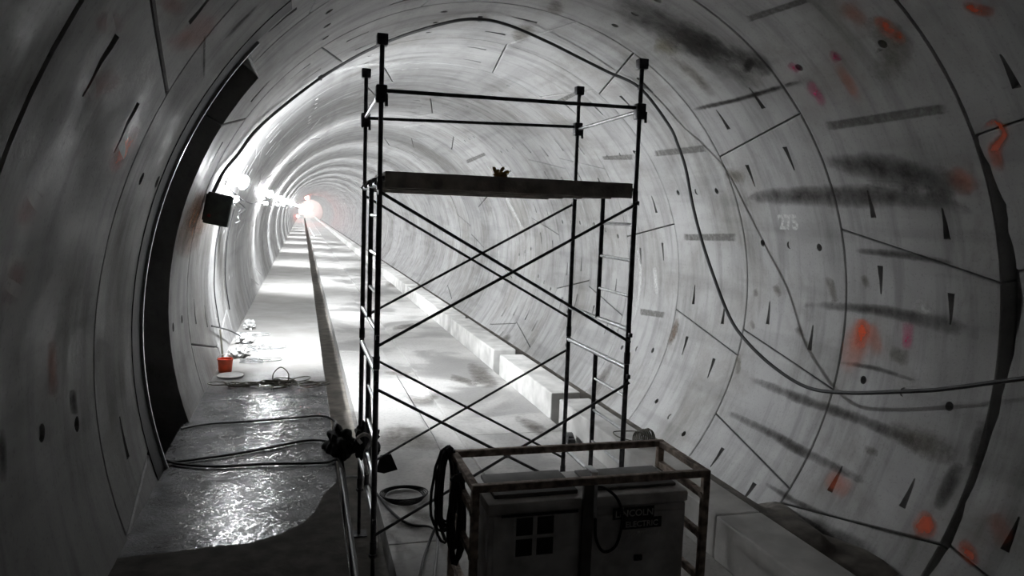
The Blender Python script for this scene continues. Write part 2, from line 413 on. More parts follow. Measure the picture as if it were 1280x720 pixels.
# ------------------------------------------------------------------ floor, trough, kerb, walkway
floor = empty('floor', kind='structure')
SL = 3.1
y = -2.9; i = 0
while y < YEND:
    ln = SL if y < 60 else YEND-y
    for (x0, x1) in ((.76, 1.68), (2.04, 3.55)):
        bm = bmesh.new(); zt = random.uniform(-.004, .002)
        box(bm, x0+.004, x1-.004, y+.004, y+ln-.004, -.25, zt, .006 if y < 40 else 0)
        link('floor_slab', bm, M['floor'], floor, False)
    y += ln
bm = bmesh.new(); box(bm, .79, 3.6, -2.9, YEND, -.6, -.045); link('floor_trough_bed', bm, M['floor'], floor, False)
bm = bmesh.new(); box(bm, .2, .8, -2.9, YEND, -.6, -.25); link('added_shade_channel_bed', bm, M['shade_channel'], floor, False)  # channel added for the walkway's floor shadow, which its dark colour paints
bm = bmesh.new(); box(bm, 3.55, 6.2, -2.9, YEND, -1.2, -.48)
link('gutter_bed', bm, M['silt'], floor, False)
# kerb in lengths, with drain gaps
kerb = empty('trim_1', kind='structure')
segs = [(-2.9, 2.2), (2.203, 5.6), (5.603, 9.8), (10.15, 13.15), (13.65, 17.9), (18.3, 22), (22.03, 26), (26.5, 31), (31.03, 36), (36.4, 46), (46.3, 60), (60.3, YEND)]
for (a, b) in segs:
    bm = bmesh.new(); box(bm, 3.56, 4.02, a, b, -.5, .38, .02)
    link('kerb_block', bm, M['kerb'], kerb, False)
walk = empty('walkway', kind='structure')
ys = [-2.9, 3.2, 9.1, 15.2, 21.4, 27.6, 33.8, 40, YEND]
for a, b in zip(ys[:-1], ys[1:]):
    bm = bmesh.new()
    box(bm, -1.19, .31, a+.002, b-.002, -.3, BZ, .015)
    link('walkway_slab', bm, M['walk'], walk, False)
# dark matte tongue at the camera end of the walkway, and silt against the invert
def patch(name, poly, z, material, parent, h=.01):
    """irregular slab: poly outline (world x,y) with a thin domed thickness"""
    bm = bmesh.new(); f = bm.faces.new([bm.verts.new((p[0], p[1], z+h)) for p in poly])
    r = bmesh.ops.extrude_face_region(bm, geom=[f])
    for v in [g for g in r['geom'] if isinstance(g, bmesh.types.BMVert)]: v.co.z = z
    bmesh.ops.triangulate(bm, faces=bm.faces[:]); bmesh.ops.recalc_face_normals(bm, faces=bm.faces[:])
    return link(name, bm, material, parent)
edge = [on_z(px, py, BZ) for px, py in [(438, 592), (420, 604), (405, 618), (394, 640), (378, 655), (350, 668), (310, 680), (262, 684), (220, 690), (170, 696), (128, 700)]]
poly = [(max(-1.17, min(.3, p.x)), p.y) for p in edge]
poly = [(.3, poly[0][1])]+poly+[(-1.17, 3.4), (.3, 3.4)]
tag(patch('dark_matte_layer', poly, BZ, simple('dark_matte_tone', (.085, .078, .07), .95, nscale=8, namp=.25, bump=.5, bscale=30, spec=.1), walk, .004), kind='stuff')
for (cx, cy, sx_, sy_, h) in [(5.0, 6.6, .55, 1.3, .28), (5.2, 4.6, .5, .9, .3), (4.6, 8.6, .35, .7, .1)]:
    bm = bmesh.new(); blob(bm, (cx, cy, -.48), (sx_, sy_, h), .35, 2, 4, cx)
    tag(link('mud_heap', bm, M['silt'], floor), kind='stuff')

# ------------------------------------------------------------------ surface marks (flat paint, stains, painted shade) as thin children of the wall / floor
def fade_mesh(name, bm, fade, material, parent):
    me = bpy.data.meshes.new(name); bm.to_mesh(me); bm.free()
    at = me.attributes.new('fade', 'FLOAT', 'POINT'); at.data.foreach_set('value', fade)
    return link_me(name, me, material, parent, True, 60)
def stroke_wall(name, pts, wpx, material, soft=.5, lift=.006, to=None, parent=None):
    """a stroke along image points laid on the lining; wpx = half width (px)"""
    if not isinstance(wpx, (list, tuple)): wpx = [wpx]*len(pts)
    P2 = bez([(p[0], p[1], wpx[i]) for i, p in enumerate(pts)], 6)
    bm = bmesh.new(); rows = []; fade = []; NV = 8
    for i, p in enumerate(P2):
        t = P2[min(i+1, len(P2)-1)]-P2[max(i-1, 0)]; t = Vector((t.x, t.y)).normalized(); n = Vector((-t.y, t.x))
        row = []
        for j in range(NV+1):
            v = j/NV*2-1; q = Vector((p.x, p.y))+n*v*p.z
            if to is None:
                th, y = on_wall(q.x, q.y); co = P(th, y, R-lift)
            else: co = on_z(q.x, q.y, to+lift)
            row.append(bm.verts.new(co))
            e = max(0, math.sin(PI*i/(len(P2)-1)))**.6 if soft > 0 else 1
            f = max(0, 1-abs(v)**2) if soft > 0 else 1
            fade.append(f*e)
        rows.append(row)
    for A, B in zip(rows[:-1], rows[1:]):
        for j in range(NV): bm.faces.new((A[j], A[j+1], B[j+1], B[j]))
    return fade_mesh(name, bm, fade, material, parent or wall)
MO = mark_mat('orange_spray', (.95, .12, .02), .72, .6, 4, .0, .55)
MOD = mark_mat('faint_orange_spray', (.8, .13, .03), .36, .7, 3, .05, .65)
MP = mark_mat('pink_spray', (.75, .06, .22), .6, .6, 9, .2, .6)
MK = mark_mat('tar_stain', (.012, .011, .011), .97, .7, 5, .2, .4)
MS = mark_mat('dark_streak', (.045, .04, .036), .8, .7, 4, .15, .7)
ML = mark_mat('grey_scrape', (.16, .155, .145), .75, .85, 14, .2, .5)
MB = mark_mat('brown_scuff', (.14, .12, .085), .55, .8, 12, .3, .55)
MD = mark_mat('damp_stain', (.14, .125, .11), .7, .45, 5, .3, .55)
MW = mark_mat('efflorescence', (.72, .72, .70), .6, .8, 18, .4, .6)
# orange and pink survey paint
for pts, wd, mm in [
    ([(1090, 22), (1108, 34), (1130, 52)], [8, 13, 11], MO), ([(1118, 40), (1134, 54)], 9, MO), ([(1050, 4), (1085, 30)], 13, MOD), ([(1203, 3), (1218, 10), (1246, 18)], [6, 10, 11], MO),
    ([(1228, 160), (1245, 152), (1256, 168), (1244, 188), (1256, 215)], [4, 6, 8, 12, 10], MO), ([(1190, 206), (1218, 244)], 18, MOD),
    ([(1078, 398), (1072, 425), (1058, 470)], [14, 22, 14], MOD), ([(1080, 395), (1076, 440)], 12, MO), ([(1088, 400), (1100, 448)], 12, MOD), ([(1136, 400), (1134, 440)], 10, MP),
    ([(1140, 662), (1158, 655), (1170, 648)], [16, 24, 14], MO), ([(1032, 592), (1064, 618)], 17, MOD), ([(1200, 672), (1222, 710)], 14, MO), ([(1240, 640), (1260, 682)], 17, MOD),
    ([(1010, 100), (1020, 115), (1032, 134)], [8, 9, 7], MP), ([(1046, 78), (1062, 104), (1080, 132)], [8, 9, 7], MOD), ([(1038, 62), (1050, 78)], 7, MP), ([(985, 78), (1000, 90)], 6, MP),
    ([(116, 30), (140, 28), (152, 40)], [14, 20, 12], MOD), ([(172, 155), (150, 190), (138, 218)], [10, 14, 10], MO), ([(205, 55), (240, 45), (268, 15)], [12, 20, 20], MOD),
    ([(46, 235), (22, 285)], 14, MOD), ([(24, 320), (8, 385)], 14, MOD), ([(196, -6), (230, 16)], 16, MOD), ([(62, 420), (66, 500)], 8, MOD), ([(100, 120), (150, 90)], 20, MOD),
    ([(256, 232), (244, 275), (224, 325)], [14, 22, 18], mark_mat('rust_smear', (.30, .15, .08), .7, .7, 4)), ([(254, 245), (240, 290)], [12, 16], mark_mat('rust_smear_core', (.28, .13, .06), .6, .7, 6))]:
    stroke_wall('spray_paint_mark', pts, wd, mm)
# tarry smears, streaks, scrapes, a crown slot, and painted crown shade
for pts, wd, mm in [
    ([(845, 38), (878, 55), (915, 66)], [16, 22, 14], MK), ([(905, 60), (945, 78), (965, 95)], [22, 18, 10], MS), ([(930, 78), (942, 84)], 12, MK),
    ([(760, -4), (850, 40), (960, 110)], [26, 30, 22], MS),  # shadow edge at the crown, painted as a dark band
    ([(862, 138), (930, 122), (1012, 98)], [4, 5, 5], MS), ([(866, 137), (930, 122), (1000, 100)], [3, 3, 3], MS),
    ([(925, 247), (990, 245), (1120, 246), (1225, 262)], [8, 16, 20, 14], MS), ([(1020, 200), (1110, 212), (1225, 240)], [10, 26, 22], MS), ([(1090, 100), (1120, 60), (1080, 20)], [24, 30, 20], MB),
    ([(1060, 312), (1120, 318), (1200, 330)], [4, 7, 5], MS), ([(1000, 380), (1080, 386), (1150, 398), (1230, 418)], [7, 9, 13, 18], MS),
    ([(1046, 452), (1100, 462), (1150, 478)], [3, 5, 3], MS),
    ([(900, 512), (960, 540), (1010, 568), (1095, 608)], [5, 8, 9, 8], MS), ([(925, 468), (1000, 498), (1090, 530), (1170, 565)], [6, 9, 10, 14], MS), ([(1100, 530), (1160, 556), (1200, 575)], [16, 24, 16], MB),
    ([(945, 597), (1000, 630), (1040, 646)], [3, 6, 3], MS), ([(1064, 651), (1110, 664), (1172, 678)], [3, 4, 4], MS),
    ([(900, 610), (935, 640), (985, 665)], [8, 20, 10], MS), ([(985, 640), (1040, 672), (1100, 700)], [12, 20, 22], MS),
    ([(1200, 575), (1185, 610), (1170, 640)], [14, 14, 8], MS), ([(1230, 520), (1215, 590)], 14, MS),
    ([(1034, 345), (1040, 360), (1046, 380)], 7, MB), ([(1078, 342), (1086, 362)], 6, MB),
    ([(968, 355), (976, 372)], 6, MB), ([(996, 408), (1004, 422)], 6, MB), ([(938, 400), (944, 412)], 4, MB), ([(944, 360), (946, 372)], 4, MB),
    ([(1078, 560), (1100, 568)], 7, MB), ([(924, 440), (922, 470)], 5, MB), ([(1110, 440), (1140, 450)], 14, MB),
    ([(905, 215), (935, 225)], 10, MB), ([(815, 55), (850, 60)], 14, mark_mat('ochre_stain', (.22, .19, .09), .6, .8, 9, .3, .55)),
    ([(835, 70), (870, 95), (895, 125)], 8, MB), ([(700, 0), (690, 18)], 14, MB), ([(668, 30), (640, 50)], 14, MB),
    ([(325, 2), (300, 28), (277, 52)], [2, 3, 2], MK), ([(255, 40), (254, 100)], [2, 2], MS),
    ([(0, 530), (2, 610)], 8, MS), ([(88, 485), (92, 520)], 6, MS)]:
    stroke_wall('dirt_and_shade_streak', pts, wd, mm)
# rectangular grey scrapes where packers stood
def quad_wall(name, corners, mm):
    bm = bmesh.new(); fade = []; rows = []; n, m_ = 16, 6
    A, B, C_, D_ = [Vector(c) for c in corners]
    for i in range(n+1):
        u = i/n; row = []
        for j in range(m_+1):
            v = j/m_; q = (A*(1-u)+B*u)*(1-v)+(D_*(1-u)+C_*u)*v
            th, y = on_wall(q.x, q.y); row.append(bm.verts.new(P(th, y, R-.006)))
            fade.append(1.0 if 0 < i < n and 0 < j < m_ else .35)
        rows.append(row)
    for X, Y in zip(rows[:-1], rows[1:]):
        for j in range(m_): bm.faces.new((X[j], X[j+1], Y[j+1], Y[j]))
    return fade_mesh(name, bm, fade, mm, wall)
for c in [((1030, 152), (1183, 128), (1184, 142), (1034, 164)), ((854, 292), (921, 291), (921, 302), (855, 301)), ((817, 188), (882, 180), (884, 190), (818, 196)),
          ((752, 195), (792, 192), (792, 200), (754, 200)), ((932, 20), (1010, -6), (1014, 2), (936, 28)), ((800, 385), (832, 390), (830, 398), (800, 394)),
          ((695, 125), (722, 112), (724, 117), (700, 130)), ((582, 200), (606, 190), (608, 194), (584, 205))]:
    quad_wall('packer_scrape', c, ML)
stroke_wall('lime_splash', [(1140, 378), (1156, 386), (1168, 394)], [9, 12, 8], MW)
for pts, wd in [([(780, 250), (800, 330), (796, 385), (775, 440)], 3), ([(818, 330), (822, 372)], 4), ([(600, 190), (640, 260), (660, 300)], 3), ([(400, 95), (450, 82), (515, 78)], 3)]:
    stroke_wall('lime_streak', pts, wd, MW)
stroke_wall('brown_scuff', [(848, 396), (843, 415), (836, 433)], [4, 6, 5], mark_mat('brown_grout_smear', (.17, .13, .10), .9, .8, 20, .2, .4))
# damp stains on the slabs and kerb drains
for pts, wd in [([(478, 464), (500, 467), (522, 465)], 4), ([(505, 497), (530, 500), (550, 492)], 7), ([(585, 452), (602, 470), (625, 484)], [6, 16, 4]), ([(560, 470), (600, 482)], 6),
                ([(405, 520), (430, 524), (455, 520)], 16), ([(470, 560), (500, 545), (560, 560)], [14, 22, 12]), ([(490, 620), (520, 640), (545, 650)], 10),
                ([(485, 640), (500, 655), (530, 655)], 9), ([(640, 520), (690, 545)], [6, 12]), ([(480, 355), (500, 357)], 5), ([(488, 412), (520, 405)], 4)]:
    stroke_wall('damp_stain', pts, wd, MD, to=.002, parent=floor)
stroke_wall('damp_stain', [(735, 498), (750, 478), (768, 452)], [10, 10, 4], MD)
stroke_wall('damp_stain', [(618, 432), (632, 424), (640, 418)], [5, 6, 3], MD)
# black pair of ruts / channel edge line on far slabs
# stencilled ring number, pale plugs
def wall_text(body, px, py, size, material):
    cu = bpy.data.curves.new('t', 'FONT'); cu.body = body; cu.size = size; cu.offset = .010; cu.align_x = 'CENTER'; cu.resolution_u = 3
    o = bpy.data.objects.new('t', cu); COL.objects.link(o)
    dg = bpy.context.evaluated_depsgraph_get(); me = bpy.data.meshes.new_from_object(o.evaluated_get(dg))
    bpy.data.objects.remove(o); th0, y0 = on_wall(px, py)
    for v in me.vertices: v.co = P(th0+v.co.y/R, y0-v.co.x, R-.004)
    at = me.attributes.new('fade', 'FLOAT', 'POINT'); at.data.foreach_set('value', [1.0]*len(me.vertices))
    return link_me('stencilled_number', me, material, wall, False)
wall_text('275', 987, 286, .27, M['chalk'])

# ------------------------------------------------------------------ lamps on the left wall
LY0, LSP = 11.15, 9.5
def make_lamp(x, y, z):
    t = empty('wall_lamp', (x, y, z))
    bm = bmesh.new(); box(bm, x-.118, x-.095, y-.08, y+.08, z-.10, z+.10, .01)
    tube(bm, [(x-.10, y, z), (x-.085, y, z)], .05, 12); link('lamp_base', bm, M['galv'], t)
    bm = bmesh.new(); lathe(bm, [(.02, -.10), (.06, -.09), (.085, -.03), (.085, .02), (.06, .075), (.015, .095)], (x, y, z), 14, 'x')
    link('lamp_globe', bm, M['globe'], t)
    n = Vector((.65, .72, -.27)).normalized(); u = n.orthogonal().normalized(); v = n.cross(u); c = Vector((x, y, z))+n*.10
    bm = bmesh.new(); rg = []
    for rr, dd in ((.03, .004), (.09, .0)): rg.append([bm.verts.new(c+n*dd+(u*math.cos(a)+v*math.sin(a))*rr) for a in [2*PI*k/16 for k in range(16)]])
    for k in range(16): bm.faces.new((rg[1][k], rg[1][(k+1) % 16], rg[0][(k+1) % 16], rg[0][k]))
    bm.faces.new(rg[0]); link('lamp_lens', bm, M['lamp'], t)
    bm = bmesh.new(); rg = []
    for rr, dd in ((.03, -.06), (.07, -.04), (.10, -.002), (.104, .012), (.096, .012), (.094, -.002)): rg.append([bm.verts.new(c+n*dd+(u*math.cos(a)+v*math.sin(a))*rr) for a in [2*PI*k/16 for k in range(16)]])
    for A, B in zip(rg[:-1], rg[1:]):
        for k in range(16): bm.faces.new((A[k], A[(k+1) % 16], B[(k+1) % 16], B[k]))
    bm.faces.new(rg[-1]); link('reflector', bm, M['globe'], t)
    bm = bmesh.new()
    for a in range(3):
        th = PI*a/3
        pts = [Vector((x-.10*math.cos(q)*1.0, y+.105*math.sin(q)*math.cos(th), z+.105*math.sin(q)*math.sin(th))) for q in [PI*i/10 for i in range(-10, 11)]]
        pts = [p for p in pts if p.x > x-.09]
        half = [Vector((x-.09+.2*math.sin(q), y+.105*math.cos(q)*math.cos(th), z+.105*math.cos(q)*math.sin(th))) for q in [PI*i/10 for i in range(11)]]
        tube(bm, half, .004, 5)
    link('wire_guard', bm, M['galv'], t)
    return t
def copy_tree(o, parent=None, off=Vector()):
    c = o.copy(); COL.objects.link(c); c.parent = parent
    if parent is None: c.location = o.location+off
    else: c.matrix_parent_inverse = o.matrix_parent_inverse.copy()
    for ch in list(o.children): copy_tree(ch, c)
    return c
lamp0 = make_lamp(-.88, LY0, CAMZ+.36)
lamps = [lamp0]
for i in range(1, 24): lamps.append(copy_tree(lamp0, None, Vector((-.02, i*LSP, 0))))
for i, l in enumerate(lamps):
    lab = ['white tunnel lamp nearest the viewer, beside the dark box on the left wall', 'second white tunnel lamp along the left wall, next after the one by the box',
           'third white tunnel lamp along the left wall, counted from the dark box', 'fourth white tunnel lamp along the left wall, counted from the dark box'][i] if i < 4 else 'distant white tunnel lamp on the left wall, merging into the far row of glare'
    tag(l, lab, 'lamp', 'white lamps along the left wall')
# red lamps, and white lights added to brighten the far end cap
for i, (px, py, y_, r_, mm, lab) in enumerate([(384, 247, 150, .40, 'redlamp', 'red glowing lamp above the glare far down the tunnel'), (379, 259, 243, 1.0, 'far_glow', 'large white light added to make the far end glow, left one of two'),
                                       (388, 259, 243, .8, 'far_glow', 'smaller white light added to make the far end glow, right one of two'), (372, 270, 130, .22, 'redlamp', 'low red lamp below the glare far down the tunnel')]):
    bm = bmesh.new(); pr = on_y(px, py, y_); lathe(bm, [(r_*.4, -r_), (r_*.9, -r_*.6), (r_, 0), (r_*.8, r_*.6), (r_*.3, r_*.9)], pr, 14)
    r0 = link('far_light', bm, M[mm]); tag(r0, lab, 'lamp')
    bm = bmesh.new(); zt = CZ+math.sqrt(max(.01, R*R-(pr.x-CX)**2)); tube(bm, [pr+Vector((0, 0, r_*.8)), Vector((pr.x, pr.y, zt))], .03, 6)
    link('hanger', bm, M['steel'], r0)
# ------------------------------------------------------------------ dark box on the wall
bx = empty('equipment_box', (-.97, 9.6, CAMZ-.05), label='dark green-black equipment box fixed on the left wall below the nearest lamp', cat='box')
bm = bmesh.new(); box(bm, -.14, .14, -.10, .10, -.19, .19, .012)
rot = Matrix.Translation((-.975, 9.6, CAMZ-.055)) @ Euler((0, D(11), D(0))).to_matrix().to_4x4()
bm.transform(rot); link('case', bm, M['box'], bx)
bm = bmesh.new(); box(bm, -.125, .125, -.112, -.10, -.172, .172, .004); bm.transform(rot); link('lid', bm, M['box'], bx)
bm = bmesh.new(); lathe(bm, [(.018, -.13), (.018, -.112)], (-.08, 0, -.09), 12, 'y'); bm.transform(rot)
tag(link('push_button', bm, simple('dull_red_button', (.35, .05, .05), .5), bx), 'dull red button')
bm = bmesh.new(); box(bm, -.16, -.14, -.06, .06, -.16, .16, .005)
bm.transform(rot); link('wall_bracket', bm, M['steel'], bx)
# tangled silver wire below the lamp
bm = bmesh.new(); random.seed(3)
base = on_y(297, 262, 10.5)
pts = [base+Vector((random.uniform(-.05, .05), random.uniform(-.05, .05), .16-.34*i/12)) for i in range(13)]
tube(bm, bez([base+Vector((-.06, .1, .22))]+pts, 5), .008, 6)
tube(bm, bez([pts[2], pts[2]+Vector((.08, 0, -.08)), pts[6]+Vector((.05, 0, 0)), pts[8]], 6), .008, 6)
tag(link('silver_wire_tangle', bm, M['galv']), 'twisted silver wire dangling from the nearest lamp beside the dark box', 'wire')
# power cable strung from lamp to lamp
bm = bmesh.new(); pts = []
for i in range(24):
    y = LY0+i*LSP
    pts.append(Vector((-.97, y, CAMZ+.22)))
    for q, s in ((.25, .12), (.5, .17), (.75, .12)): pts.append(Vector((-1.0, y+q*LSP, CAMZ+.22-s)))
tube(bm, pts[:-3], .012, 6); tag(link('lamp_cable', bm, M['rubber']), 'black supply cable strung from lamp to lamp along the left wall', 'cable')
for k in range(4):
    y = LY0+.45+k*LSP
    bm = bmesh.new(); box(bm, -1.0, -.90, y-.06, y+.06, CAMZ+.04, CAMZ+.14, .015); 
    tube(bm, [(-1.09, y, CAMZ+.1), (-.98, y, CAMZ+.1)], .02)
    o = link('junction_box', bm, M['plastic']); o['group'] = 'white junction boxes under the lamps'
    tag(o, 'small white junction box under the %s lamp from the viewer on the left wall' % ['nearest', 'second', 'third', 'fourth'][k], 'box')

# ------------------------------------------------------------------ big black cable hung round the lining
rel = Vector((0, 0, CAMZ))
swoop = [(6.02, 4.2, -1.02), (5.99, 5.0, -1.30), (5.93, 5.55, -1.50), (5.89, 5.88, -1.60), (5.78, 6.64, -1.80), (5.68, 7.2, -1.87), (5.55, 7.7, -1.72), (5.44, 8.15, -1.47), (5.40, 8.49, -1.21), (5.34, 8.86, -.68), (5.34, 9.2, -.24), (5.31, 9.45, .24), (5.24, 9.58, .75), (5.20, 9.78, 1.10), (5.14, 9.98, 1.40)]
pts = [Vector(p)+rel for p in swoop]
def wp(px, py, dr): 
    th, y = on_wall(px, py, R-dr); return P(th, y, R-dr)
pts += [wp(*a) for a in [(800, 110, .06), (760, 90, .08), (722, 71, .12), (684, 52, .12), (637, 32, .10), (600, 24, .09), (560, 28, .08), (500, 46, .06), (450, 68, .05), (400, 98, .05), (350, 136, .05), (318, 165, .04), (298, 192, .04), (283, 210, .04), (274, 225, .04), (267, 240, .04)]]
bm = bmesh.new(); cpts = bez(pts, 6); tube(bm, cpts, .021, 8)
ck = link('hanging_cable', bm, M['rubber']); tag(ck, 'long thick black cable looping over the crown and sagging down the right wall', 'cable')
for q in (800, 600, 400):
    c_ = wp(q, {800: 110, 600: 24, 400: 98}[q], .03); bm = bmesh.new(); box(bm, c_.x-.03, c_.x+.03, c_.y-.04, c_.y+.04, c_.z-.03, c_.z+.05, .008); link('cable_clip', bm, M['steel'], ck)

# ------------------------------------------------------------------ scaffold
SX, SY, SLn, SW = .5655, 5.771, 2.134, 1.456
sf = empty('scaffold_tower', (SX, SY, 0), label='dark steel scaffold tower on the track slab with crossed braces and a plank deck', cat='scaffold')
XL, XR, YF, YB, YI = SX, SX+SLn, SY, SY+SW, SY+.70
Z = lambda h: CAMZ+h
RT = .0225
def part(name, fn, material=None, label=None):
    bm = bmesh.new(); fn(bm); o = link(name, bm, material or M['steel'], sf)
    if label: o['label'] = label
    return o
for x in (XL, XR):
    for (zt, zb) in ((.21, -1.235), (-1.27, -2.74)):
        low = zb < -2
        for y in (YF, YB):
            part('leg', lambda bm: (tube(bm, [(x, y, Z(zb)), (x, y, Z(zt+.03))], RT, 12), tube(bm, [(x, y, Z(zb)), (x, y, Z(zb+.10))], RT+.005, 12)))
        part('top_tube', lambda bm: tube(bm, [(x, YF, Z(zt)), (x, YB, Z(zt))], RT, 12), M['galv'] if x == XL or low else M['galv'])
        hb = zb+.30 if not low else zb+.30
        part('bottom_tube', lambda bm: tube(bm, [(x, YF, Z(hb)), (x, YB, Z(hb))], RT*.9, 12), M['galv'])
        part('ladder_post', lambda bm: tube(bm, [(x, YI, Z(hb)), (x, YI, Z(zt))], RT*.95, 12))
        for i in range(3):
            zr = zt-.25-.305*i
            part('rung', lambda bm: tube(bm, [(x, YF, Z(zr)), (x, YI, Z(zr))], .014, 8), M['galv'])
        for y in (YF, YB):
            for zz in (zt-.07, zt-1.19 - (0 if not low else .0)):
                part('brace_lock', lambda bm: (box(bm, x-.014, x+.014, y-.06 if y == YF else y+.02, y-.02 if y == YF else y+.06, Z(zz)-.018, Z(zz)+.018, .004),
                                               tube(bm, [(x, y-.05 if y == YF else y+.05, Z(zz)), (x, y, Z(zz))], .008, 8)))
for y in (YF, YB):
    yy = y-.045 if y == YF else y+.045
    for (a, b) in ((.143, -1.04), (-1.385, -2.56)):
        part('cross_brace', lambda bm: tube(bm, [(XL, yy, Z(a)), (XR, yy, Z(b))], .0125, 8))
        part('cross_brace', lambda bm: tube(bm, [(XL, yy-.026, Z(b)), (XR, yy-.026, Z(a))], .0125, 8))
        part('pivot_bolt', lambda bm: tube(bm, [((XL+XR)/2, yy+.02, Z((a+b)/2)), ((XL+XR)/2, yy-.045, Z((a+b)/2))], .012, 8))
    for x, zt, zc in ((XL, 1.31, .905 if y == YF else .87), (XR, 1.318, .925)):
        part('guard_post', lambda bm: tube(bm, [(x, y, Z(.20)), (x, y, Z(zt-.02))], RT*.82, 12))
        part('post_cap', lambda bm: box(bm, x-.042, x+.042, y-.042, y+.042, Z(zt)-.075, Z(zt)+.01, .008))
        part('rail_coupler', lambda bm: (box(bm, x-.042, x+.042, y-.04, y+.04, Z(zc)-.09, Z(zc)+.04, .01), tube(bm, [(x-.03, y-.05, Z(zc)-.1), (x-.03, y-.05, Z(zc)-.03)], .012), tube(bm, [(x+.035, y-.045, Z(zc)-.12), (x+.035, y-.045, Z(zc)-.03)], .012)))
    zl, zr_ = (.905, .93) if y == YF else (.865, .925)
    part('guard_rail', lambda bm: tube(bm, [(XL, y, Z(zl)), (XR, y, Z(zr_))], .0155, 10))
for x in (XL, XR):
    part('end_rail', lambda bm: tube(bm, [(x, YF, Z(.905)), (x, YB, Z(.87 if x == XL else .90))], .0155, 10), M['galv'])
for x in (XL, XR):
    for y in (YF, YB):
        part('base_plate', lambda bm: (box(bm, x-.075, x+.075, y-.075, y+.075, (-.248 if x == XL else .002), (-.238 if x == XL else .012)), tube(bm, [(x, y, (-.24 if x == XL else .01)), (x, y, .26)], .017, 10), tube(bm, [(x, y, .2), (x, y, .225)], .035, 6)))
# deck planks on the top tubes: three hooked boards
for i, (y0, xa, xb, z0) in enumerate(((YF-.005, XL-.03, XR-.03, .18), (YF+.49, XL-.02, XR-.12, .185), (YF+.97, XL-.02, XR-.30, .175))):
    def fn(bm):
        box(bm, xa+.07, xb, y0, y0+.035, Z(z0), Z(z0+.125), .006)
        box(bm, xa+.07, xb, y0+.435, y0+.47, Z(z0), Z(z0+.125), .006)
        box(bm, xa+.07, xb, y0+.035, y0+.435, Z(z0+.105), Z(z0+.122), .003)
        for q in range(6):
            xx = xa+.2+(xb-xa-.3)*q/5; box(bm, xx-.02, xx+.02, y0+.035, y0+.435, Z(z0+.04), Z(z0+.104), .003)
    pk = part('deck_board', fn, M['plank'])
    for xx in (XL, XR):
        bm = bmesh.new()
        for yy in (y0+.06, y0+.41): tube(bm, [(xx+(.1 if xx == XL else -.1 if i == 0 else -.32), yy, Z(.26)), (xx, yy, Z(.255)), (xx+(-.03 if xx == XL else .03), yy, Z(.2))], .014, 8)
        link('deck_hook', bm, M['steel'], pk)
# glove left on the deck
bm = bmesh.new(); g0 = Vector((1.56, YF+.17, Z(.315)))
blob(bm, g0+Vector((0, 0, .01)), (.055, .04, .022), .3, 3, 3, 2)
for i, (dx, h) in enumerate(((-.045, .07), (-.02, .05), (.012, .075), (.04, .045))):
    tube(bm, bez([g0+Vector((dx*.5, 0, 0)), g0+Vector((dx, .01, h*.7)), g0+Vector((dx*1.5+.01, -.01, h))], 4), [.014]*8+[.008], 7)
tag(link('work_glove', bm, M['glove']), 'crumpled yellow-brown work glove lying on the scaffold deck', 'glove')
# rope and wrap tied to the foot of the left frame
bm = bmesh.new(); f0 = Vector((XL, YB-.45, Z(-2.05)))
tube(bm, bez([Vector((XL+.01, YI, Z(-1.62))), Vector((XL+.03, YI-.05, Z(-1.95))), Vector((XL+.03, YF+.35, Z(-2.2))), Vector((XL+.02, YF+.12, Z(-2.45))), Vector((XL+.03, YF+.05, Z(-2.72)))], 8), .014, 7)
tube(bm, bez([Vector((XL-.05, YI, Z(-2.05))), Vector((XL-.08, YI, Z(-2.0))), Vector((XL-.03, YI-.06, Z(-1.95))), Vector((XL+.03, YI-.05, Z(-2.0))), Vector((XL-.02, YI, Z(-2.15))), Vector((XL, YI-.1, Z(-2.3)))], 6), .016, 7)
tag(link('white_rope', bm, M['rope']), 'white rope knotted round the lower left scaffold frame', 'rope')
bm = bmesh.new(); blob(bm, (XL+.03, YB-.32, Z(-2.19)), (.11, .16, .17), .35, 2.5, 4, 5)
blob(bm, (XL-.20, YB-.2, Z(-2.22)), (.13, .2, .16), .3, 2, 4, 9)
tag(link('black_bag', bm, M['cloth']), 'black bundled bag slung on the foot of the scaffold above the walkway edge', 'bag')
bm = bmesh.new()
q = [Vector((XL+.12, YB+.02, Z(-2.13))), Vector((XL+.26, YB-.0, Z(-2.17))), Vector((XL+.235, YB+.02, Z(-2.075))), Vector((XL+.24, YB-.02, Z(-2.02)))]
A = [on_y(p[0], p[1], 7.27) for p in ((476, 570), (489, 568), (497, 587), (480, 592), (470, 590))]
f = [bm.verts.new(p) for p in A]; g = [bm.verts.new(p+Vector((0, .03, 0))) for p in A]
bm.faces.new(f); bm.faces.new(g[::-1])
for i in range(5): bm.faces.new((f[i], g[i], g[(i+1) % 5], f[(i+1) % 5]))
tag(link('black_flag', bm, M['cloth'], None, False), 'small black triangular cloth flap at the rear foot of the scaffold', 'cloth')

